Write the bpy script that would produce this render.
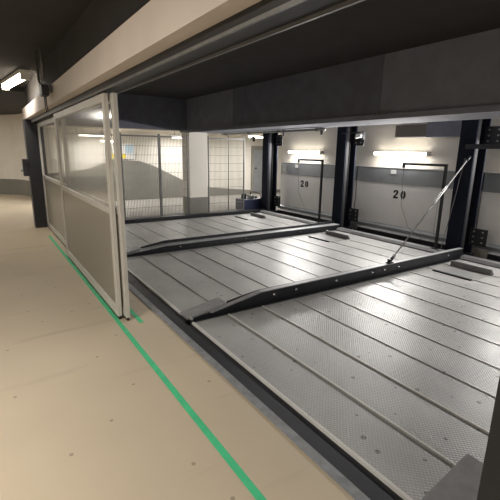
import bpy, bmesh, math, random
from mathutils import Vector, Matrix
random.seed(4)
for o in list(bpy.data.objects): bpy.data.objects.remove(o)
S = bpy.context.scene
COL = S.collection

# ------------------------------------------------------------------ camera
yaw, pitch, roll, FPX = 0.587091, 0.242149, 0.0163436, 399.644
fwd = Vector((math.sin(yaw)*math.cos(pitch), math.cos(yaw)*math.cos(pitch), -math.sin(pitch)))
rgt = Vector((math.cos(yaw), -math.sin(yaw), 0)); up = rgt.cross(fwd)
r2 = math.cos(roll)*rgt + math.sin(roll)*up
u2 = -math.sin(roll)*rgt + math.cos(roll)*up
cd = bpy.data.cameras.new('camera'); cam = bpy.data.objects.new('camera', cd); COL.objects.link(cam)
M = Matrix((r2, u2, -fwd)).transposed().to_4x4(); M.translation = (0, 0, 1.6)
cam.matrix_world = M
cd.sensor_width = 36; cd.lens = FPX/500*36; cd.clip_start = .02
S.camera = cam

# ------------------------------------------------------------------ world, exposure, lamp strengths
w = bpy.data.worlds.new('world'); S.world = w; w.use_nodes = True
w.node_tree.nodes['Background'].inputs[0].default_value = (1, .97, .93, 1)
w.node_tree.nodes['Background'].inputs[1].default_value = 0.02
S.view_settings.view_transform = 'Standard'; S.view_settings.look = 'None'
S.view_settings.gamma = 1; S.view_settings.use_curve_mapping = False
S.view_settings.exposure = 0.9
WALL_LAMP_W, CEIL_LAMP_W, REAR_LAMP_W = 54, 57, 44
WALL_COL, CEIL_COL = (1, .975, .955), (1, .95, .875)

# ------------------------------------------------------------------ materials
def lin(c):
    return tuple((v/255/12.92 if v/255 <= .04045 else ((v/255+.055)/1.055)**2.4) for v in c) + (1,)
def mat(name, rgb, rough=.6, metal=0, var=0., scale=4., bump=0., bscale=60., spec=.5, stretch=(1, 1, 1)):
    m = bpy.data.materials.new(name); m.use_nodes = True
    nt = m.node_tree; N = nt.nodes; L = nt.links; b = N['Principled BSDF']
    b.inputs['Roughness'].default_value = rough; b.inputs['Metallic'].default_value = metal
    b.inputs['Specular IOR Level'].default_value = spec
    tc = N.new('ShaderNodeTexCoord'); mp = N.new('ShaderNodeMapping'); mp.inputs['Scale'].default_value = stretch
    L.new(tc.outputs['Object'], mp.inputs[0])
    nz = N.new('ShaderNodeTexNoise'); nz.inputs['Scale'].default_value = scale; nz.inputs['Detail'].default_value = 6
    L.new(mp.outputs[0], nz.inputs['Vector'])
    rp = N.new('ShaderNodeValToRGB')
    c = lin(rgb); k = var
    rp.color_ramp.elements[0].position = .3; rp.color_ramp.elements[1].position = .7
    rp.color_ramp.elements[0].color = tuple(max(0, v*(1-k)) for v in c[:3])+(1,)
    rp.color_ramp.elements[1].color = tuple(min(1, v*(1+k)) for v in c[:3])+(1,)
    L.new(nz.outputs['Fac'], rp.inputs[0]); L.new(rp.outputs[0], b.inputs['Base Color'])
    if bump:
        n2 = N.new('ShaderNodeTexNoise'); n2.inputs['Scale'].default_value = bscale
        L.new(mp.outputs[0], n2.inputs['Vector'])
        bp = N.new('ShaderNodeBump'); bp.inputs['Strength'].default_value = bump; bp.inputs['Distance'].default_value = .01
        L.new(n2.outputs['Fac'], bp.inputs['Height']); L.new(bp.outputs[0], b.inputs['Normal'])
    return m
def emit(name, rgb, s):
    m = bpy.data.materials.new(name); m.use_nodes = True
    b = m.node_tree.nodes['Principled BSDF']
    b.inputs['Base Color'].default_value = lin(rgb); b.inputs['Emission Color'].default_value = lin(rgb)
    b.inputs['Emission Strength'].default_value = s
    return m

colblack = mat('black_column_paint', (20, 20, 23), .7, 0, .15, 5)
black = mat('black_painted_steel', (30, 31, 36), .45, 0, .2, 6)
navy = mat('navy_black_steel', (28, 31, 42), .9, 0, .2, 5, spec=.15)
galv = mat('galvanised_steel', (150, 150, 148), .42, .55, .12, 14)
worn = mat('worn_grey_steel', (140, 141, 142), .5, 0, .15, 12)
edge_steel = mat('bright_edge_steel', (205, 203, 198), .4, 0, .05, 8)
galvd = mat('dull_galvanised_steel', (118, 118, 118), .5, .4, .15, 12)
alu = mat('brushed_aluminium', (198, 195, 189), .38, .15, .04, 8)
chrome = mat('bright_steel', (205, 205, 205), .25, .9, .05, 8)
rubber = mat('black_rubber', (22, 22, 23), .8)
white_wall = mat('white_paint', (222, 217, 207), .75, 0, .05, 1.5, .05, 90)
panelw = mat('off_white_sheet', (226, 223, 219), .55, 0, .04, 2)
bandm = mat('grey_metal_band', (140, 143, 145), .4, .3, .08, 5)
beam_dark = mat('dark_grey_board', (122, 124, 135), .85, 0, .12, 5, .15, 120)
beam_dark2 = mat('darker_grey_board', (100, 102, 114), .85, 0, .12, 5, .15, 120)
beam_light = mat('pale_beam_paint', (208, 198, 190), .7, 0, .05, 2)
ceil_dark = mat('dark_ceiling_paint', (52, 50, 50), .9, 0, .15, 3, .2, 80)
ceil_light = mat('pale_ceiling_paint', (205, 198, 184), .85, 0, .04, 2)
dado = mat('grey_dado_paint', (124, 122, 114), .7, 0, .08, 3)
trimm = mat('grey_coated_edge', (128, 130, 132), .5, 0, .22, 14)
tape = mat('green_floor_tape', (72, 192, 136), .5, 0, .12, 10)
taupe = mat('taupe_board', (112, 106, 98), .7, 0, .06, 4)
ramp_floor = mat('grey_concrete', (138, 135, 128), .75, 0, .08, 2)
pitm = mat('pit_concrete', (60, 58, 55), .9, 0, .2, 4)
ink = mat('black_stencil_ink', (18, 18, 18), .7)
whitep = mat('white_plastic', (225, 224, 220), .4)
yellow = mat('yellow_print', (226, 205, 70), .6)
bluep = mat('pale_blue_print', (186, 208, 222), .6)
wire = mat('grey_wire', (120, 118, 112), .5, .3)
tube_m = emit('fluorescent_tube', (255, 247, 232), 7)
tube_c = emit('warm_fluorescent_tube', (255, 240, 215), 9)

def concrete():
    m = mat('beige_coated_concrete', (192, 177, 154), .55, 0, .06, .9)
    nt = m.node_tree; N = nt.nodes; L = nt.links; b = N['Principled BSDF']
    base = b.inputs['Base Color'].links[0].from_socket
    tc = N.new('ShaderNodeTexCoord')
    mp = N.new('ShaderNodeMapping'); mp.inputs['Rotation'].default_value = (0, 0, .35); mp.inputs['Scale'].default_value = (.55, 3.4, 1)
    L.new(tc.outputs['Object'], mp.inputs[0])
    n = N.new('ShaderNodeTexNoise'); n.inputs['Scale'].default_value = 1.3; n.inputs['Detail'].default_value = 3
    L.new(mp.outputs[0], n.inputs['Vector'])
    r = N.new('ShaderNodeValToRGB'); r.color_ramp.elements[0].position = .6; r.color_ramp.elements[1].position = .82
    r.color_ramp.elements[0].color = (0, 0, 0, 1); r.color_ramp.elements[1].color = (.5, .5, .5, 1)
    L.new(n.outputs['Fac'], r.inputs[0])
    mx = N.new('ShaderNodeMix'); mx.data_type = 'RGBA'; mx.inputs['B'].default_value = lin((138, 120, 98))
    L.new(r.outputs[0], mx.inputs['Factor']); L.new(base, mx.inputs['A'])
    v = N.new('ShaderNodeTexVoronoi'); v.voronoi_dimensions = '2D'; v.inputs['Scale'].default_value = 1.9; L.new(tc.outputs['Object'], v.inputs['Vector'])
    lt = N.new('ShaderNodeMath'); lt.operation = 'LESS_THAN'; lt.inputs[1].default_value = .022
    L.new(v.outputs['Distance'], lt.inputs[0])
    mu = N.new('ShaderNodeMath'); mu.operation = 'MULTIPLY'; mu.inputs[1].default_value = .5; L.new(lt.outputs[0], mu.inputs[0])
    m2 = N.new('ShaderNodeMix'); m2.data_type = 'RGBA'; m2.inputs['B'].default_value = lin((90, 78, 66))
    L.new(mu.outputs[0], m2.inputs['Factor']); L.new(mx.outputs['Result'], m2.inputs['A'])
    L.new(m2.outputs['Result'], b.inputs['Base Color'])
    return m
floor_m = concrete()

def deck_material():
    m = mat('galvanised_tread_sheet', (156, 155, 152), .38, .2, .14, 1.6)
    nt = m.node_tree; N = nt.nodes; L = nt.links; b = N['Principled BSDF']
    base = b.inputs['Base Color'].links[0].from_socket
    tc = N.new('ShaderNodeTexCoord')
    # scattered dark oil specks
    v = N.new('ShaderNodeTexVoronoi'); v.voronoi_dimensions = '2D'; v.inputs['Scale'].default_value = 4.2; L.new(tc.outputs['Object'], v.inputs['Vector'])
    vs = N.new('ShaderNodeSeparateColor'); L.new(v.outputs['Color'], vs.inputs[0])
    th = N.new('ShaderNodeMath'); th.operation = 'MULTIPLY'; th.inputs[1].default_value = .075; L.new(vs.outputs[0], th.inputs[0])
    lt = N.new('ShaderNodeMath'); lt.operation = 'LESS_THAN'
    L.new(v.outputs['Distance'], lt.inputs[0]); L.new(th.outputs[0], lt.inputs[1])
    mu = N.new('ShaderNodeMath'); mu.operation = 'MULTIPLY'; mu.inputs[1].default_value = .75; L.new(lt.outputs[0], mu.inputs[0])
    mx = N.new('ShaderNodeMix'); mx.data_type = 'RGBA'; mx.inputs['B'].default_value = lin((58, 54, 50))
    L.new(mu.outputs[0], mx.inputs['Factor']); L.new(base, mx.inputs['A'])
    # raised tread pattern
    mp = N.new('ShaderNodeMapping'); mp.inputs['Rotation'].default_value = (0, 0, math.pi/4); mp.inputs['Scale'].default_value = (1, 1, 1)
    L.new(tc.outputs['Object'], mp.inputs[0])
    vt = N.new('ShaderNodeTexVoronoi'); vt.inputs['Scale'].default_value = 55; vt.inputs['Randomness'].default_value = 0
    L.new(mp.outputs[0], vt.inputs['Vector'])
    rr = N.new('ShaderNodeValToRGB'); rr.color_ramp.elements[0].position = .22; rr.color_ramp.elements[1].position = .42
    rr.color_ramp.elements[0].color = (1, 1, 1, 1); rr.color_ramp.elements[1].color = (0, 0, 0, 1)
    L.new(vt.outputs['Distance'], rr.inputs[0])
    bp = N.new('ShaderNodeBump'); bp.inputs['Strength'].default_value = .7; bp.inputs['Distance'].default_value = .005
    L.new(rr.outputs[0], bp.inputs['Height']); L.new(bp.outputs[0], b.inputs['Normal'])
    # the pressed treads are polished by tyres
    m3 = N.new('ShaderNodeMix'); m3.data_type = 'RGBA'; m3.inputs['B'].default_value = lin((186, 185, 182))
    k = N.new('ShaderNodeMath'); k.operation = 'MULTIPLY'; k.inputs[1].default_value = .35; L.new(rr.outputs[0], k.inputs[0])
    L.new(k.outputs[0], m3.inputs['Factor']); L.new(mx.outputs['Result'], m3.inputs['A'])
    L.new(m3.outputs['Result'], b.inputs['Base Color'])
    nz = N.new('ShaderNodeTexNoise'); nz.inputs['Scale'].default_value = 2.2; nz.inputs['Detail'].default_value = 5
    L.new(tc.outputs['Object'], nz.inputs['Vector'])
    mr = N.new('ShaderNodeMapRange'); mr.inputs['To Min'].default_value = .28; mr.inputs['To Max'].default_value = .52
    L.new(nz.outputs['Fac'], mr.inputs['Value']); L.new(mr.outputs[0], b.inputs['Roughness'])
    return m
deck_m = deck_material()

def glazing(name, frost, rgb, streak=0.):
    m = bpy.data.materials.new(name); m.use_nodes = True
    nt = m.node_tree; N = nt.nodes; L = nt.links
    for n in list(N): N.remove(n)
    out = N.new('ShaderNodeOutputMaterial')
    tr = N.new('ShaderNodeBsdfTransparent'); tr.inputs[0].default_value = (.93, .93, .92, 1)
    df = N.new('ShaderNodeBsdfDiffuse'); df.inputs[0].default_value = lin(rgb)
    tl = N.new('ShaderNodeBsdfTranslucent'); tl.inputs[0].default_value = lin(rgb)
    gl = N.new('ShaderNodeBsdfGlossy'); gl.inputs['Roughness'].default_value = .12 if streak else .3
    dm = N.new('ShaderNodeMixShader'); dm.inputs[0].default_value = .4; L.new(df.outputs[0], dm.inputs[1]); L.new(tl.outputs[0], dm.inputs[2])
    body = N.new('ShaderNodeMixShader'); L.new(tr.outputs[0], body.inputs[1]); L.new(dm.outputs[0], body.inputs[2])
    body.inputs[0].default_value = frost
    if streak:
        tc = N.new('ShaderNodeTexCoord'); mp = N.new('ShaderNodeMapping'); mp.inputs['Scale'].default_value = (1, 7, .12)
        L.new(tc.outputs['Object'], mp.inputs[0])
        nz = N.new('ShaderNodeTexNoise'); nz.inputs['Scale'].default_value = 2.6; nz.inputs['Detail'].default_value = 3
        L.new(mp.outputs[0], nz.inputs['Vector'])
        mr = N.new('ShaderNodeMapRange'); mr.inputs['From Min'].default_value = .3; mr.inputs['From Max'].default_value = .75
        mr.inputs['To Min'].default_value = frost*.4; mr.inputs['To Max'].default_value = frost+streak
        L.new(nz.outputs['Fac'], mr.inputs['Value']); L.new(mr.outputs[0], body.inputs[0])
    fr = N.new('ShaderNodeFresnel'); fr.inputs[0].default_value = 1.3
    ge = N.new('ShaderNodeNewGeometry'); iv = N.new('ShaderNodeMath'); iv.operation = 'SUBTRACT'; iv.inputs[0].default_value = 1; L.new(ge.outputs['Backfacing'], iv.inputs[1])
    fm = N.new('ShaderNodeMath'); fm.operation = 'MULTIPLY'; L.new(fr.outputs[0], fm.inputs[0]); L.new(iv.outputs[0], fm.inputs[1])
    mx = N.new('ShaderNodeMixShader'); L.new(fm.outputs[0], mx.inputs[0]); L.new(body.outputs[0], mx.inputs[1]); L.new(gl.outputs[0], mx.inputs[2])
    L.new(mx.outputs[0], out.inputs[0])
    return m
clear_pane = glazing('clear_polycarbonate', .05, (190, 184, 174), .10)
frost_pane = glazing('frosted_polycarbonate', .93, (172, 167, 152))

# ------------------------------------------------------------------ mesh helpers
class MB:
    def __init__(s): s.bm = bmesh.new()
    def box(s, x0, x1, y0, y1, z0, z1):
        v = [s.bm.verts.new((x, y, z)) for x in (x0, x1) for y in (y0, y1) for z in (z0, z1)]
        for f in ((0, 1, 3, 2), (4, 6, 7, 5), (0, 4, 5, 1), (2, 3, 7, 6), (0, 2, 6, 4), (1, 5, 7, 3)):
            s.bm.faces.new([v[i] for i in f])
        return s
    def prism(s, pts, d):
        """closed prism: polygon pts (3D) extruded by vector d"""
        d = Vector(d); a = [s.bm.verts.new(p) for p in pts]; b = [s.bm.verts.new(Vector(p)+d) for p in pts]
        n = len(pts)
        s.bm.faces.new(a); s.bm.faces.new(b[::-1])
        for i in range(n): s.bm.faces.new((a[i], a[(i+1) % n], b[(i+1) % n], b[i]))
        return s
    def tube(s, pts, r, n=10, cap=True):
        pts = [Vector(p) for p in pts]; rings = []
        for i, p in enumerate(pts):
            t = (pts[min(i+1, len(pts)-1)]-pts[max(i-1, 0)]).normalized()
            a = t.orthogonal().normalized()
            if i and rings:
                a = (la - t*la.dot(t)).normalized()
            la = a; b = t.cross(a)
            rad = r[i] if isinstance(r, (list, tuple)) else r
            rings.append([s.bm.verts.new(p+rad*(math.cos(2*math.pi*k/n)*a+math.sin(2*math.pi*k/n)*b)) for k in range(n)])
        for A, B in zip(rings, rings[1:]):
            for k in range(n): s.bm.faces.new((A[k], A[(k+1) % n], B[(k+1) % n], B[k]))
        if cap: s.bm.faces.new(rings[0][::-1]); s.bm.faces.new(rings[-1])
        return s
    def build(s, name, m, parent=None, bevel=0., smooth=False):
        bmesh.ops.recalc_face_normals(s.bm, faces=s.bm.faces)
        me = bpy.data.meshes.new(name); s.bm.to_mesh(me); s.bm.free()
        if smooth:
            for p in me.polygons: p.use_smooth = True
        o = bpy.data.objects.new(name, me); COL.objects.link(o)
        for q in (m if isinstance(m, (list, tuple)) else [m]): me.materials.append(q)
        if bevel:
            b = o.modifiers.new('bevel', 'BEVEL'); b.width = bevel; b.segments = 2; b.limit_method = 'ANGLE'
        if parent:
            o.parent = parent; o.matrix_parent_inverse = Matrix.Translation(-parent.location)
        return o
def B(*a): return MB().box(*a)
def tag(o, label=None, cat=None, group=None, kind=None):
    for k, v in (('label', label), ('category', cat), ('group', group), ('kind', kind)):
        if v: o[k] = v
    return o
def struct(o, label=None):
    o['kind'] = 'structure'
    if label: o['label'] = label
    return o
def empty(name, loc, label, cat, group=None):
    o = bpy.data.objects.new(name, None); COL.objects.link(o); o.location = loc; o.empty_display_size = .1
    return tag(o, label, cat, group)
def copy_tree(o, dy):
    r = o.copy(); COL.objects.link(r); r.location = o.location + Vector((0, dy, 0))
    def rec(src, dst):
        for ch in list(src.children):
            c = ch.copy(); COL.objects.link(c); c.parent = dst
            c.matrix_parent_inverse = ch.matrix_parent_inverse.copy(); rec(ch, c)
    rec(o, r)
    return r
def area(name, loc, rot, sx, sy, power, col, parent):
    l = bpy.data.lights.new(name, 'AREA'); l.shape = 'RECTANGLE'; l.size = sx; l.size_y = sy; l.energy = power; l.color = col
    o = bpy.data.objects.new(name, l); COL.objects.link(o); o.location = loc; o.rotation_euler = rot
    o.parent = parent; o.matrix_parent_inverse = Matrix.Translation(-parent.location)
    return o

# ------------------------------------------------------------------ the setting
PX0, PX1 = 1.44, 6.95           # the pit
f = MB()
f.box(-5, 1.355, -4, 17.1, -.3, 0); f.box(1.355, 7.1, -4, .55, -.3, 0)
struct(f.build('floor', floor_m), 'beige coated concrete garage floor')
rf = MB(); rf.box(1.355, 7.1, 8.98, 14.4, -.3, 0).box(7.1, 12, 9.1, 13.1, -.3, 0)
struct(rf.build('floor_rear', ramp_floor), 'grey concrete floor behind the fence')
struct(B(1.355, 7.1, .55, 8.98, -.4, -.3).build('floor_pit', pitm), 'dark pit floor under the platforms')
struct(B(-5.1, 12, -4.1, 9.35, 2.74, 2.95).build('ceiling', ceil_dark), 'dark painted garage ceiling')
struct(B(-5.1, 1.6, 9.42, 17.2, 2.66, 2.95).build('ceiling_aisle', ceil_dark), 'dark ceiling over the far aisle')
struct(B(1.6, 12, 9.35, 13.2, 2.16, 2.3).build('ceiling_rear', ceil_light), 'pale lower ceiling behind the fence')
struct(B(7.1, 7.3, -4, 9.1, -.3, 2.74).build('wall_back', white_wall), 'white wall behind the parking lifts')
struct(B(-5.2, -5, -4.1, 17.2, -.3, 2.74).build('wall_left', white_wall), 'white wall of the aisle')
struct(B(-5.2, 7.3, -4.2, -4, -.3, 2.74).build('wall_front', white_wall), 'white wall at the near end')
struct(B(12, 12.2, 9.0, 13.2, -.3, 2.3).build('wall_right', white_wall), 'white end wall of the ramp area')
struct(B(7.3, 12.2, 9.0, 9.1, -.3, 2.3).build('wall_ramp', white_wall), 'white side wall of the ramp area')
# far wall: flat across the aisle, curving round to the ramp
path = [(-5, 17), (-.6, 17)]
for i in range(1, 9):
    a = i/8*math.pi/2; path.append((-.6+1.9*math.sin(a), 17-1.9*(1-math.cos(a))))
path += [(1.45, 14.2)]
for i in range(1, 7):
    a = i/6*math.pi/2; path.append((1.45+1.2*(1-math.cos(a)), 14.2-1.2*math.sin(a)))
path += [(12, 13)]
def ribbon(path, z0, z1, t):
    bm = MB(); n = len(path); z0f = z0 if callable(z0) else (lambda x, y: z0); z1f = z1 if callable(z1) else (lambda x, y: z1)
    cols = []
    for i, (x, y) in enumerate(path):
        p, q = Vector(path[max(i-1, 0)]), Vector(path[min(i+1, n-1)])
        tn = (q-p).normalized(); nn = Vector((-tn.y, tn.x))
        fx, fy = x-nn.x*t[0], y-nn.y*t[0]; bx, by = x+nn.x*t[1], y+nn.y*t[1]
        cols.append([bm.bm.verts.new(c) for c in ((fx, fy, z0f(x, y)), (fx, fy, z1f(x, y)), (bx, by, z1f(x, y)), (bx, by, z0f(x, y)))])
    for A, C in zip(cols, cols[1:]):
        for k in range(4): bm.bm.faces.new((A[k], A[(k+1) % 4], C[(k+1) % 4], C[k]))
    bm.bm.faces.new(cols[0]); bm.bm.faces.new(cols[-1])
    return bm
struct(ribbon(path, 0, 2.74, (0, .2)).build('wall_rear', white_wall), 'white curved far wall')
def dtop(x, y):
    if y > 14.3: return .53
    if x < 1.6: return .53+(14.2-y)*.25
    pts = [(1.6, .85), (2.65, 1.0), (3.5, 1.27), (4.3, 1.24), (4.72, 1.11), (5.92, .54), (6.94, .30), (8.9, .12), (12, .1)]
    for (a, za), (b, zb) in zip(pts, pts[1:]):
        if a <= x <= b: return za+(zb-za)*(x-a)/(b-a)
    return .53
path2 = path[:-1] + [(x, 13) for x in (3.0, 3.5, 4.3, 4.5, 4.72, 5.1, 5.92, 6.94, 8.9, 12)]
struct(ribbon(path2, 0, dtop, (.012, 0)).build('baseboard_rear', dado), 'grey painted dado rising with the ramp')
# edge strip beside the pit
struct(B(1.295, 1.355, .55, 9.0, 0, .006).build('trim_1', trimm), 'grey coated strip along the pit edge')
struct(B(1.355, 1.45, .55, 8.98, -.3, .006).build('trim_2', black), 'black steel kerb along the pit edge')
# column with grey base
struct(B(4.2, 4.68, 9.0, 9.42, .47, 2.02).build('column', white_wall), 'white square column beside the fence')
struct(B(4.195, 4.685, 8.995, 9.425, 0, .47).build('trim_3', dado), 'grey painted base of the white column')
# beams
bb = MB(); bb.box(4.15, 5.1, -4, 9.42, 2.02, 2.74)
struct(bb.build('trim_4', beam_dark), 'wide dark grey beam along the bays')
b2 = B(4.142, 4.15, 3.43, 6.9, 2.06, 2.74); struct(b2.build('trim_5', beam_dark2), 'darker board facing on the wide beam')
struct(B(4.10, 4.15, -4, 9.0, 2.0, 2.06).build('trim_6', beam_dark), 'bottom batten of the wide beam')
struct(B(1.1, 4.15, 9.0, 9.35, 2.05, 2.74).build('trim_7', beam_dark2), 'dark beam over the fence')
struct(B(.82, .98, .32, 9.42, 2.13, 2.335).build('trim_8', beam_light), 'pale beam carrying the sliding doors')
struct(B(.9, 1.0, .32, 9.42, 2.335, 2.74).build('trim_12', ceil_dark), 'dark infill above the pale door beam')
struct(B(.80, 1.12, 9.15, 9.42, 0, 2.13).build('trim_9', black), 'black steel column at the far end of the doors')
struct(B(.82, 1.12, .02, .32, 0, 2.74).build('trim_10', colblack), 'black steel column at the near end of the doors')

# ------------------------------------------------------------------ lamps
def wall_lamp(yc, label):
    t = empty('wall_lamp', (7.09, yc, 1.6), label, 'lamp', 'tube lamps on the back wall')
    MB().box(7.03, 7.1, yc-.63, yc+.63, 1.565, 1.635).build('housing', whitep, t, .008)
    MB().tube([(7.0, yc-.61, 1.6), (7.0, yc+.61, 1.6)], .032, 14).build('tube', tube_m, t, smooth=True)
    for s in (-1, 1): B(6.965, 7.04, yc+s*.62-.012, yc+s*.62+.012, 1.565, 1.635).build('end_cap', whitep, t, .004)
    area('lamp_light', (6.96, yc, 1.6), (0, math.radians(90), 0), .06, 1.2, WALL_LAMP_W, WALL_COL, t)
    area('lamp_light', (6.86, yc, 1.55), (0, math.radians(-8), 0), .06, 1.2, WALL_LAMP_W*.05, WALL_COL, t)
wall_lamp(8.08, 'lit white tube lamp on the white wall above the farther number 20')
wall_lamp(5.2, 'lit white tube lamp on the white wall above the nearer number 20')
wall_lamp(2.3, 'unseen tube lamp added on the wall at the right, beyond the right-hand steel post')  # out of view, added for the light it gives the nearest bay
def ceiling_lamp(x, y, label, power=CEIL_LAMP_W):
    t = empty('ceiling_lamp', (x, y, 2.74), label, 'lamp', 'tube lamps on the aisle ceiling')
    MB().box(x-.06, x+.06, y-.76, y+.76, 2.69, 2.74).build('housing', whitep, t, .008)
    MB().tube([(x, y-.73, 2.655), (x, y+.73, 2.655)], .04, 14).build('tube', tube_c, t, smooth=True)
    for s in (-1, 1): B(x-.045, x+.045, y+s*.745-.015, y+s*.745+.015, 2.61, 2.7).build('end_cap', whitep, t, .004)
    area('lamp_light', (x, y, 2.6), (0, 0, 0), .08, 1.45, power, CEIL_COL, t)
t = empty('ceiling_lamp', (.65, 8.0, 2.74), 'lit tube lamp under the dark aisle ceiling, left of the door beam', 'lamp', 'tube lamps on the aisle ceiling')
LA, LB = Vector((.54, 8.8, 2.655)), Vector((.72, 7.3, 2.655))
MB().prism([LA+Vector((-.07, .03, .03)), LA+Vector((.07, .03, .03)), LB+Vector((.07, -.03, .03)), LB+Vector((-.07, -.03, .03))], (0, 0, .055)).build('housing', whitep, t, .008)
MB().tube([LA, LB], .055, 14).build('tube', tube_c, t, smooth=True)
for q in (LA, LB): B(q.x-.06, q.x+.06, q.y-.02, q.y+.02, 2.595, 2.69).build('end_cap', whitep, t, .004)
area('lamp_light', (.63, 8.05, 2.585), (0, 0, .12), .1, 1.45, 9, CEIL_COL, t)
ceiling_lamp(-1.6, 2.2, 'unseen tube lamp added on the aisle ceiling above the viewer')  # this lamp and the next two are unseen, added to light the aisle
ceiling_lamp(-1.6, -2.0, 'unseen tube lamp added on the aisle ceiling behind the viewer')
ceiling_lamp(-1.6, 13.2, 'unseen tube lamp added on the aisle ceiling near the curved far wall')
def rear_lamp(x, y, L, z, k, label):
    t = empty('ceiling_lamp', (x, y, 2.16), label, 'lamp', 'tube lamps behind the fence')
    h = L/2
    B(x-h-.02, x+h+.02, y-.05, y+.05, z+.03, z+.08).build('housing', whitep, t, .008)
    for q in (-.7*h, .7*h): B(x+q-.008, x+q+.008, y-.008, y+.008, z+.08, 2.16).build('hanger_rod', wire, t)
    MB().tube([(x-h, y, z), (x+h, y, z)], .032, 14).build('tube', tube_m, t, smooth=True)
    for q in (-1, 1): B(x+q*h-.012, x+q*h+.012, y-.04, y+.04, z-.035, z+.04).build('end_cap', whitep, t, .004)
    area('lamp_light', (x, y, z-.05), (0, 0, 0), L, .06, REAR_LAMP_W*k, WALL_COL, t)
rear_lamp(5.5, 12.2, .85, 1.99, .5, 'lit tube lamp behind the fence, just left of the white column')
rear_lamp(7.9, 11.2, 1.2, 2.06, 1, 'lit tube lamp behind the fence, right of the white column')
rear_lamp(2.75, 12.3, .75, 1.97, .9, 'lit tube lamp seen through the clear top of the sliding door')
t = empty('wall_lamp', (3.4, 12.98, 1.83), 'short lit tube lamp on the far wall above the pale notice', 'lamp')
B(3.08, 3.72, 12.93, 12.985, 1.80, 1.86).build('housing', whitep, t, .006)
MB().tube([(3.1, 12.91, 1.83), (3.7, 12.91, 1.83)], .028, 12).build('tube', tube_m, t, smooth=True)
for q in (3.09, 3.71): B(q-.01, q+.01, 12.88, 12.94, 1.80, 1.86).build('end_cap', whitep, t, .003)

# ------------------------------------------------------------------ parking platforms
def deck_profile():
    """top profile across the plank seams as (x, z)"""
    x = 1.55; pts = [(1.52, -.02), (1.52, 0)]; x = 1.52
    k = 0
    while x < 6.05:
        nx = 1.91+.416*k; k += 1
        if nx > 6.05: break
        pts += [(nx-.010, 0), (nx-.008, .007), (nx+.003, .007), (nx+.004, -.012), (nx+.010, -.012), (nx+.011, 0)]
        x = nx
    pts += [(6.12, 0), (6.12, -.02)]
    return pts
def wheel_stop(t, x, y):
    """low ridge, flat plate and upright kerb plate"""
    B(x-.5, x-.46, y-.27, y+.27, 0, .02).build('wheel_stop_bar', black, t, .003)
    p = MB().prism([(x-.02, y-.29, 0), (x+.06, y-.29, 0), (x+.06, y-.29, .012), (x, y-.29, .085), (x-.02, y-.29, .08)], (0, .58, 0))
    p.build('wheel_stop_kerb', galvd, t, .003)
    B(x-.46, x-.02, y-.28, y+.28, 0, .005).build('wheel_stop_plate', galv, t)
def platform(y0, y1, label, bolts, stop, h=.125, cw=.06):
    t = empty('parking_platform', (3.8, (y0+y1)/2, -.3), label, 'parking platform', 'galvanised parking platforms')
    pr = deck_profile()
    d = MB(); bot = [(pr[-1][0], y0+.1, -.035), (pr[0][0], y0+.1, -.035)]
    d.prism([(x, y0+.1, z) for x, z in pr]+bot, (0, y1-y0-.1, 0)); d.build('deck', deck_m, t)
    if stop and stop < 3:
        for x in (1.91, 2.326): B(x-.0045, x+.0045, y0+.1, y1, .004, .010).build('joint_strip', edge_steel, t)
    # side girder with its tapered nose, black web facing the viewer
    g = MB(); g.prism([(1.52, y0, -.3), (1.52, y0, .012), (1.75, y0, .02), (2.36, y0, h), (6.3, y0, h+.01), (6.3, y0, -.3)], (0, .022, 0))
    gd = g.build('side_girder', black, t, .003)
    # light cap along the top, rising over the nose
    c = MB(); c.prism([(1.75, y0-.004, .022), (2.36, y0-.004, h+.002), (6.3, y0-.004, h+.012), (6.3, y0-.004, h+.021), (2.35, y0-.004, h+.011), (1.74, y0-.004, .031)], (0, cw, 0))
    c.build('girder_cap', worn, t)
    l = MB(); q = y0+max(.105, cw); zt = h-.01 if cw < .1 else h+.055
    l.prism([(2.0, q, -.02), (2.0, q, zt*.55), (2.4, q, zt), (6.3, q, zt+.005), (6.3, q, -.02)], (0, .02, 0)); l.build('inner_rail', black, t)
    # flat nose plate
    n = MB(); n.prism([(1.50, y0+.01, .004), (1.50, y0+.01, .022), (1.94, y0+.02, .092), (1.94, y0+.02, .06)], (0, .18, 0)); n.build('nose_plate', worn, t, .002)
    MB().tube([(1.53, y0-.02, .012), (1.53, y0+.03, .012)], .016, 10).build('nose_pin', galv, t, smooth=True)
    for bx in bolts:
        MB().tube([(bx, y0-.012, .6*h), (bx, y0+.004, .6*h)], .014, 8).build('bolt', chrome, t, smooth=True)
    B(1.455, 1.503, y0+.02, y1, -.3, -.01).build('front_rail', black, t)
    B(1.503, 1.524, y0+.2, y1, -.02, .010).build('front_edge', edge_steel, t)
    # far side rail and rear flange
    B(1.52, 6.12, y1, y1+.02, -.3, .004).build('far_rail', black, t)
    r = MB(); r.prism([(6.12, y0+.1, -.02), (6.12, y0+.1, .02), (6.16, y0+.1, .055), (6.27, y0+.1, .06), (6.27, y0+.1, -.02)], (0, y1-y0-.1, 0)); r.build('rear_flange', galvd, t)
    for x in (1.8, 3.8, 5.8): B(x-.05, x+.05, y0+.1, y1-.02, -.3, -.03).build('cross_member', galvd, t)
    if stop is not None: wheel_stop(t, 5.66, stop)
    return t
platform(.64, 3.24, 'nearest silver parking platform, in front, with three visible plank joints and oil specks', (), 2.82)
platform(3.31, 5.93, 'middle silver parking platform with a bolted black girder on its near side', (2.53, 2.84, 3.48, 4.14, 4.38, 4.68, 5.9), 5.45)
platform(6.0, 8.76, 'farthest silver parking platform, in front of the wire fence', (2.6, 3.9, 5.2), 8.2, .085, .17)
tag(B(1.5, 6.4, 8.82, 8.96, -.3, .075).build('threshold_beam', black), 'low black steel beam at the foot of the wire fence', 'beam')

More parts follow.
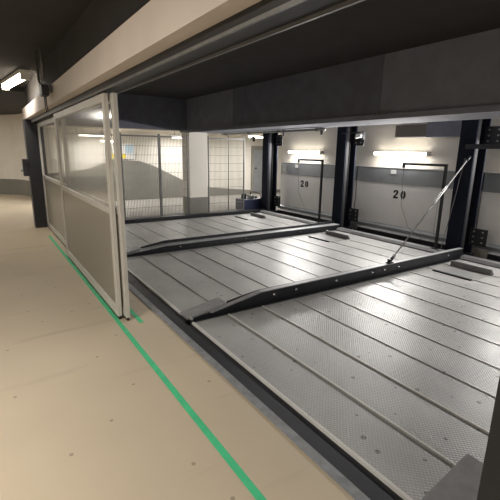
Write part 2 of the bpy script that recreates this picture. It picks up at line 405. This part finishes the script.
# ------------------------------------------------------------------ wall panels of the bays
def digit_two(bm, y, z, h, x):
    wd = h*.70; th = h*.24
    # outline in (u,v), u to the right (-Y), v up
    o = [(0, 0), (1, 0), (1, .22), (.45, .22), (.8, .46), (.97, .62), (1, .74), (.95, .88), (.8, .97), (.5, 1), (.2, .97), (.05, .86), (0, .66),
         (.36, .66), (.40, .80), (.52, .84), (.62, .78), (.62, .68), (.5, .55), (.12, .26), (0, .14)]
    bm.prism([(x, y-u*wd, z+v*h) for u, v in o], (-.003, 0, 0))
def digit_zero(bm, y, z, h, x):
    wd = h*.70
    for s in (-1, 1):
        pts = []
        for i in range(11):
            a = math.radians(-82+164*i/10); pts.append((.5+s*.5*math.cos(a), .5+.5*math.sin(a)))
        for i in range(11):
            a = math.radians(75-150*i/10); pts.append(((.5+s*.10*math.cos(a)), .5+.29*math.sin(a)))
        pts = [(u if s*(u-.5) > .05 else .5+s*.05, v) for u, v in pts]
        bm.prism([(x, y-u*wd, z+v*h) for u, v in pts], (-.003, 0, 0))
def bay_panel(y0, y1, num, label):
    t = empty('bay_back_panel', (7.05, (y0+y1)/2, .02), label, 'wall panel', 'sheet panels behind the bays')
    B(6.98, 7.1, y0, y1, .02, 1.02).build('lower_sheet', panelw, t, .004)
    B(6.985, 7.1, y0, y1, 1.02, 1.32).build('grey_band', bandm, t)
    B(6.97, 7.1, y0, y1, 1.315, 1.335).build('band_rail', panelw, t)
    B(6.97, 6.99, y0, y1, 1.005, 1.02).build('panel_joint', bandm, t)
    m = MB(); m.prism([(6.98, y0, .16), (6.90, y0, .12), (6.90, y0, .06), (6.98, y0, .06)], (0, y1-y0, 0)); m.build('drip_flange', bandm, t)
    B(6.972, 6.985, num[2]-.06, num[2]+.06, 1.2, 1.28).build('sticker', whitep, t)
    if num[0]:
        d = MB(); digit_two(d, num[1], .715, .17, 6.98); tag(d.build('digit_two', ink, t), 'black stencilled 2')
        d = MB(); digit_zero(d, num[1]-.175, .715, .17, 6.98); tag(d.build('digit_zero', ink, t), 'black stencilled 0')
bay_panel(6.26, 9.0, (1, 8.13, 8.32), 'white sheet wall panel marked 20 between the two farther steel posts')
bay_panel(3.52, 6.22, (1, 5.235, 5.28), 'white sheet wall panel marked 20 between the middle and right steel posts')
bay_panel(.8, 3.48, (0, 0, 3.0), 'unnumbered white sheet wall panel right of the right-hand steel post')
for i, (y0, y1, lab) in enumerate(((6.3, 8.7, 'low black sill rail under the farther panel marked 20'),
                                 (3.65, 5.85, 'low black sill rail under the nearer panel marked 20'),
                                 (.8, 3.1, 'low black sill rail under the unnumbered panel at the right edge'))):
    t = empty('sill_rail', (6.75, (y0+y1)/2, -.3), lab, 'rail', 'black sill rails under the panels')
    B(6.68, 6.86, y0, y1, -.3, .05).build('rail_body', black, t, .004)
    B(6.66, 6.88, y0, y1, .05, .062).build('rail_top', galvd, t)

# ------------------------------------------------------------------ lift posts
def lift_post(yc):
    t = empty('lift_post', (6.5, yc, -.3), 'x', 'post', 'black steel lift posts between the bays')
    B(6.36, 6.38, yc-.13, yc+.13, -.3, 2.74).build('front_flange', navy, t)
    B(6.38, 6.62, yc-.012, yc+.012, -.3, 2.74).build('web', navy, t)
    B(6.62, 6.645, yc-.17, yc+.17, -.3, 2.74).build('rear_flange', navy, t)
    m = MB(); m.box(6.40, 6.47, yc-.125, yc-.105, -.3, 2.74).box(6.40, 6.415, yc-.105, yc-.012, -.3, 2.74); m.build('guide_channel', rubber, t)
    m = MB(); m.box(6.40, 6.47, yc+.105, yc+.125, -.3, 2.74); m.build('guide_strip', navy, t)
    MB().tube([(6.55, yc-.07, -.2), (6.55, yc-.07, 2.5)], 
        .014, 8).build('cylinder_rod', rubber, t, smooth=True)
    for z0, z1 in ((.16, .44), (1.75, 2.03)):
        p = B(6.60, 6.612, yc-.40, yc-.12, z0, z1).build('bracket_plate', black, t, .003)
        for i in range(2):
            for k in range(3):
                yy, zz = yc-.33+.14*i, z0+.06+.085*k
                MB().tube([(6.585, yy, zz), (6.60, yy, zz)], .016, 6).build('plate_bolt', galv, p)
    B(6.3, 6.7, yc-.19, yc+.19, -.3, .02).build('foot_plate', black, t)
    return t
p0 = lift_post(8.9); p0['label'] = 'dark steel lift post beside the dark blue pump unit, farthest of the three'
p1 = copy_tree(p0, -2.72); p1['label'] = 'dark steel lift post between the two panels marked 20'
p2 = copy_tree(p0, -5.39); p2['label'] = 'dark steel lift post at the right, where the slanted stay rod ends'

# slanted stay rod and its thin companion
t = empty('stay_rod', (4.53, 3.35, .145), 'bright slanted stay rod from the middle girder up to the right steel post', 'rod')
A, Z = Vector((4.53, 3.335, .175)), Vector((6.34, 3.43, 1.57)); dv = Z-A
MB().tube([A, Z], .010, 10).build('rod', galv, t, smooth=True)
MB().tube([A+dv*.50, A+dv*.52, A+dv*.68, A+dv*.70], [.010, .016, .016, .010], 10).build('turnbuckle', galv, t, smooth=True)
MB().box(4.47, 4.57, 3.305, 3.365, .146, .16).box(4.5, 4.515, 3.31, 3.36, .16, .2).build('foot_bracket', black, t)
MB().tube([A+dv*-.01, A+dv*.05], .022, 10).build('fork_end', black, t, smooth=True)
MB().tube([Z-dv*.04, Z], .024, 10).build('upper_fork', black, t, smooth=True)
t = tag(MB().tube([(6.345, 3.5, 1.55), (6.31, 3.56, .9), (6.24, 3.64, .075)], .006, 6).build('hanging_cable', galvd), 'thin grey cable hanging beside the right steel post', 'cable')

# black angled guard frames
def guard_frame(y, y2, label, wl):
    t = empty('guard_frame', (6.42, y, .06), label, 'frame', 'black angled guard frames')
    B(6.2, 6.24, y-.02, y+.02, .07, 1.45).build('upright', black, t, .003)
    B(6.2, 6.24, y+.02, y2, 1.41, 1.45).build('crossbar', black, t, .003)
    B(6.17, 6.27, y-.04, y+.06, .061, .072).build('foot', black, t)
    B(6.2, 6.24, y2-.03, y2, 1.36, 1.41).build('end_stop', black, t)
    MB().tube([(6.22, y2-.015, 1.35), (6.24, y2-.03, .7), (6.35, y2-.15, .3), (6.6, y2-.3, .066)], .004, 6).build('wire', wire, t, smooth=True)
    MB().tube([(6.24, y+.01, .1), (6.3, y+.12, .3), (6.28, y+.1, .8), (6.23, y+.01, 1.1)], .004, 6).build('loose_wire', wire, t, smooth=True)
guard_frame(6.56, 7.37, 'thin black guard frame standing before the farther panel marked 20', 'a')
guard_frame(3.72, 4.52, 'thin black guard frame standing before the nearer panel marked 20', 'b')

# boards high on the back wall, cross bar, under-beam conduit and sensors
t = tag(B(6.96, 7.1, 4.6, 5.32, 1.92, 2.14).build('high_board', taupe, None, .004), 'taupe board high on the wall above the right wall lamp', 'board')
B(6.95, 7.1, 4.6, 5.36, 1.90, 1.92).build('lower_lip', panelw, t)
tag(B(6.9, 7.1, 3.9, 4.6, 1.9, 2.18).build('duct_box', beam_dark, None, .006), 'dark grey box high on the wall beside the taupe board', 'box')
tag(B(6.30, 6.355, 1.2, 3.5, 1.69, 1.76).build('cross_bar', black, None, .004), 'black horizontal bar on the right steel post at its bolted plate', 'bar')
t = empty('conduit_pipe', (5.0, 6.5, 2.0), 'thin grey conduit pipe under the wide dark beam', 'pipe')
MB().tube([(5.04, 5.3, 1.99), (5.04, 8.9, 1.99)], .02, 8).build('pipe', galv, t, smooth=True)
for y in (5.5, 6.6, 7.7, 8.7): B(5.01, 5.07, y-.015, y+.015, 1.96, 2.02).build('clip', galvd, t)
def sensor(y, ya, label):
    t = empty('sensor_head', (6.25, y, 1.98), label, 'sensor', 'small sensor heads at the post tops')
    MB().prism([(6.2, y-.07, 1.98), (6.2, y+.07, 1.95), (6.2, y+.09, 1.88), (6.2, y-.03, 1.90)], (.1, 0, 0)).build('head', whitep, t, .004)
    B(6.22, 6.28, y-.10, y-.07, 1.86, 2.0).build('visor', black, t)
    B(6.32, 6.357, min(y-.02, ya), max(y+.02, ya), 1.985, 2.0).build('arm', black, t)
    B(6.24, 6.357, y-.02, y+.02, 1.985, 2.0).build('bracket', black, t)
sensor(9.38, 8.95, 'small white sensor head beside the farthest steel post')
sensor(5.58, 6.15, 'small white sensor head beside the middle steel post')
for (y, lab) in ((6.5, 'small dark clip under the dark beam edge above the farther wall lamp, left one'), (5.42, 'small dark clip under the dark beam edge above the farther wall lamp, right one')):
    t = MB().prism([(5.07, y-.04, 2.02), (5.07, y+.04, 2.02), (5.07, y+.015, 1.9), (5.07, y-.015, 1.9)], (.025, 0, 0)).build('hanging_clip', black)
    tag(t, lab, 'clip', 'clips under the beam')

# ------------------------------------------------------------------ sliding doors
def door_leaf(x, y0, y1, label, two_mid=False):
    t = empty('sliding_door', (x, (y0+y1)/2, 0), label, 'sliding door', 'aluminium framed sliding doors')
    h = .02; z0, z1, zm = .03, 2.06, 1.05; s = .07
    B(x-h, x+h, y0, y0+s, z0, z1).build('stile', alu, t, .004)
    B(x-h, x+h, y1-s, y1, z0, z1).build('stile', alu, t, .004)
    B(x-h, x+h, y0+s, y1-s, z1-.07, z1).build('top_rail', alu, t, .004)
    B(x-h, x+h, y0+s, y1-s, z0, z0+.09).build('bottom_rail', alu, t, .004)
    B(x-h, x+h, y0+s, y1-s, zm-.03, zm+.03).build('middle_rail', alu, t, .004)
    B(x-.004, x+.004, y0+s, y1-s, zm+.03, z1-.07).build('clear_pane', clear_pane, t)
    B(x-.004, x+.004, y0+s, y1-s, z0+.09, zm-.03).build('frosted_pane', frost_pane, t)
    B(x-.012, x+.012, y0, y1, .004, z0).build('floor_seal', rubber, t)
    for y in (y0+.3, y1-.3):
        B(x-.012, x+.012, y-.03, y+.03, z1, 2.084).build('hanger', galvd, t)
door_leaf(.955, 3.68, 6.42, 'nearest silver framed sliding door with clear top and frosted bottom')
door_leaf(1.01, 3.6, 6.2, 'silver framed sliding door tucked directly behind the nearest one')
door_leaf(1.035, 6.24, 9.1, 'far silver framed sliding door next to the black column')
t = empty('door_track', (1.02, 4.8, 2.15), 'dark overhead track above the sliding doors', 'track')
m = MB(); m.box(.92, 1.08, .32, 9.15, 2.085, 2.13)
m.build('track_plate', black, t)
for x in (.92, 1.068): B(x, x+.012, .32, 9.15, 2.07, 2.085).build('track_lip', galvd, t)

# ------------------------------------------------------------------ tape on the floor
tag(B(.90, .942, .6, 8.2, 0, .002).build('floor_tape', tape), 'long green tape line on the beige floor, running under the doors', 'tape')
tag(B(1.085, 1.125, 3.5, 4.3, 0, .002).build('floor_tape', tape), 'short green tape piece on the floor just behind the doors', 'tape')

# ------------------------------------------------------------------ wire fence
def fence(x0, x1, label):
    y = 9.02
    t = empty('wire_fence_panel', ((x0+x1)/2, y, 0), label, 'fence', 'wire mesh fence panels')
    m = MB(); n = int((x1-x0)/.035)
    for i in range(1, n):
        x = x0+(x1-x0)*i/n; m.box(x-.0035, x+.0035, y-.003, y+.003, .06, 1.9)
    for k in range(10):
        z = .1+1.78*k/9; m.box(x0, x1, y-.009, y-.003, z-.004, z+.004)
    m.build('wire_mesh', wire, t)
    for x in (x0+.012, x1-.012): B(x-.010, x+.010, y-.02, y+.02, 0, 1.95).build('fence_post', galvd, t)
    B(x0+.03, x1-.03, y-.015, y+.015, 1.88, 1.91).build('top_bar', galvd, t)
    B(x0+.03, x1-.03, y-.015, y+.015, .05, .08).build('bottom_bar', galvd, t)
fence(1.5, 2.58, 'wire mesh fence panel seen behind the sliding door edge, leftmost')
fence(2.58, 3.46, 'wire mesh fence panel in front of the ramp, with the small notice behind')
fence(3.46, 4.17, 'wire mesh fence panel just left of the white column')
fence(4.71, 5.78, 'wire mesh fence panel just right of the white column')

# ------------------------------------------------------------------ pump unit
t = empty('pump_unit', (6.0, 9.3, 0), 'dark blue pump unit with pipes on top, behind the fence by the farthest post', 'pump')
bl = mat('dark_blue_enamel', (34, 40, 66), .45)
B(5.8, 6.45, 9.12, 9.5, .03, .33).build('tank', bl, t, .02)
for x in (5.85, 6.4): B(x-.03, x+.03, 9.14, 9.48, 0, .03).build('foot', black, t)
MB().tube([(5.95, 9.3, .33), (5.95, 9.3, .46)], .07, 14).build('motor', navy, t, smooth=True)
B(6.1, 6.25, 9.22, 9.36, .33, .42).build('valve_block', galv, t, .006)
MB().tube([(6.17, 9.3, .42), (6.17, 9.3, .5), (6.3, 9.28, .5), (6.42, 9.2, .45), (6.44, 9.15, .33)], .012, 8).build('hose', rubber, t, smooth=True)
MB().tube([(5.99, 9.3, .42), (6.1, 9.3, .42)], .018, 8).build('coupling', galv, t, smooth=True)
MB().tube([(6.36, 9.3, .33), (6.36, 9.3, .38)], .03, 12).build('filler_cap', black, t, smooth=True)

# pipe with bend above the right fence panel
tag(MB().tube([(4.9, 9.46, 2.05), (5.45, 9.46, 2.05), (5.52, 9.46, 2.02), (5.55, 9.46, 1.94), (5.55, 9.46, .02)], .014, 8).build('conduit', wire, None, 0, True), 'thin grey conduit bending down the fence right of the white column', 'pipe')
t = tag(B(8.62, 9.22, 12.86, 12.985, .0, 1.80).build('grey_door', dado, None, .005), 'grey metal door in the far white wall right of the column', 'door')
B(8.67, 9.17, 12.845, 12.86, .1, 1.65).build('leaf', bandm, t); B(8.71, 8.79, 12.83, 12.845, .95, 1.0).build('handle', black, t)

# notice on the far wall
t = empty('notice_board', (3.6, 12.98, 1.5), 'pale notice with yellow lower edge on the far wall, just right of the sliding doors', 'sign')
B(3.2, 4.16, 12.955, 12.985, 1.3, 1.77).build('board', whitep, t)
B(3.85, 4.1, 12.95, 12.955, 1.48, 1.74).build('blue_field', bluep, t)
B(3.24, 3.86, 12.95, 12.955, 1.32, 1.46).build('yellow_field', yellow, t)

# ------------------------------------------------------------------ left side details
t = empty('junction_box', (.80, 5.5, 2.3), 'small black junction box on pipes in front of the pale door beam', 'junction box')
B(.69, .765, 5.4, 5.58, 2.19, 2.31).build('box', black, t, .006)
MB().tube([(.73, 5.9, 2.74), (.73, 5.9, 2.42), (.73, 5.85, 2.38), (.73, 5.58, 2.3)], .013, 8).build('conduit', galvd, t, smooth=True)
MB().tube([(.73, 5.5, 2.74), (.73, 5.5, 2.36)], .013, 8).build('conduit', galvd, t, smooth=True)
MB().tube([(.73, 5.54, 2.19), (.73, 5.55, 2.08), (.74, 5.54, 2.02)], .006, 6).build('cable', rubber, t, smooth=True)
MB().tube([(.73, 5.44, 2.19), (.73, 5.43, 2.09), (.74, 5.43, 2.03)], .006, 6).build('cable', rubber, t, smooth=True)
B(.765, .82, 6.06, 5.54, 2.25, 2.33).build('back_plate', galvd, t)
t = empty('control_box', (.72, 9.22, 1.1), 'small black control box on the side of the far black column', 'control box')
B(.70, .80, 9.16, 9.34, 1.05, 1.38).build('case', black, t, .008)
MB().tube([(.75, 9.16, 1.28), (.75, 9.145, 1.28)], .02, 12).build('button', rubber, t, smooth=True)
MB().tube([(.70, 9.25, 1.15), (.66, 9.25, 1.16)], .02, 10).build('key_switch', galv, t, smooth=True)
t = empty('wall_pipes', (-2, 16.9, 2.2), 'two thin pipes running along the far aisle wall under the ceiling', 'pipe')
for z in (2.28, 2.38): MB().tube([(-5, 16.93, z), (-.6, 16.93, z+.02)], .018, 8).build('pipe', beam_light, t, smooth=True)
for x in (-3.5, -2, -.5): B(x-.02, x+.02, 16.9, 17, 2.24, 2.44).build('clip', galvd, t)
struct(B(-5, 1.6, 16.75, 17.0, 2.46, 2.66).build('trim_11', ceil_light), 'pale ceiling drop before the far wall')
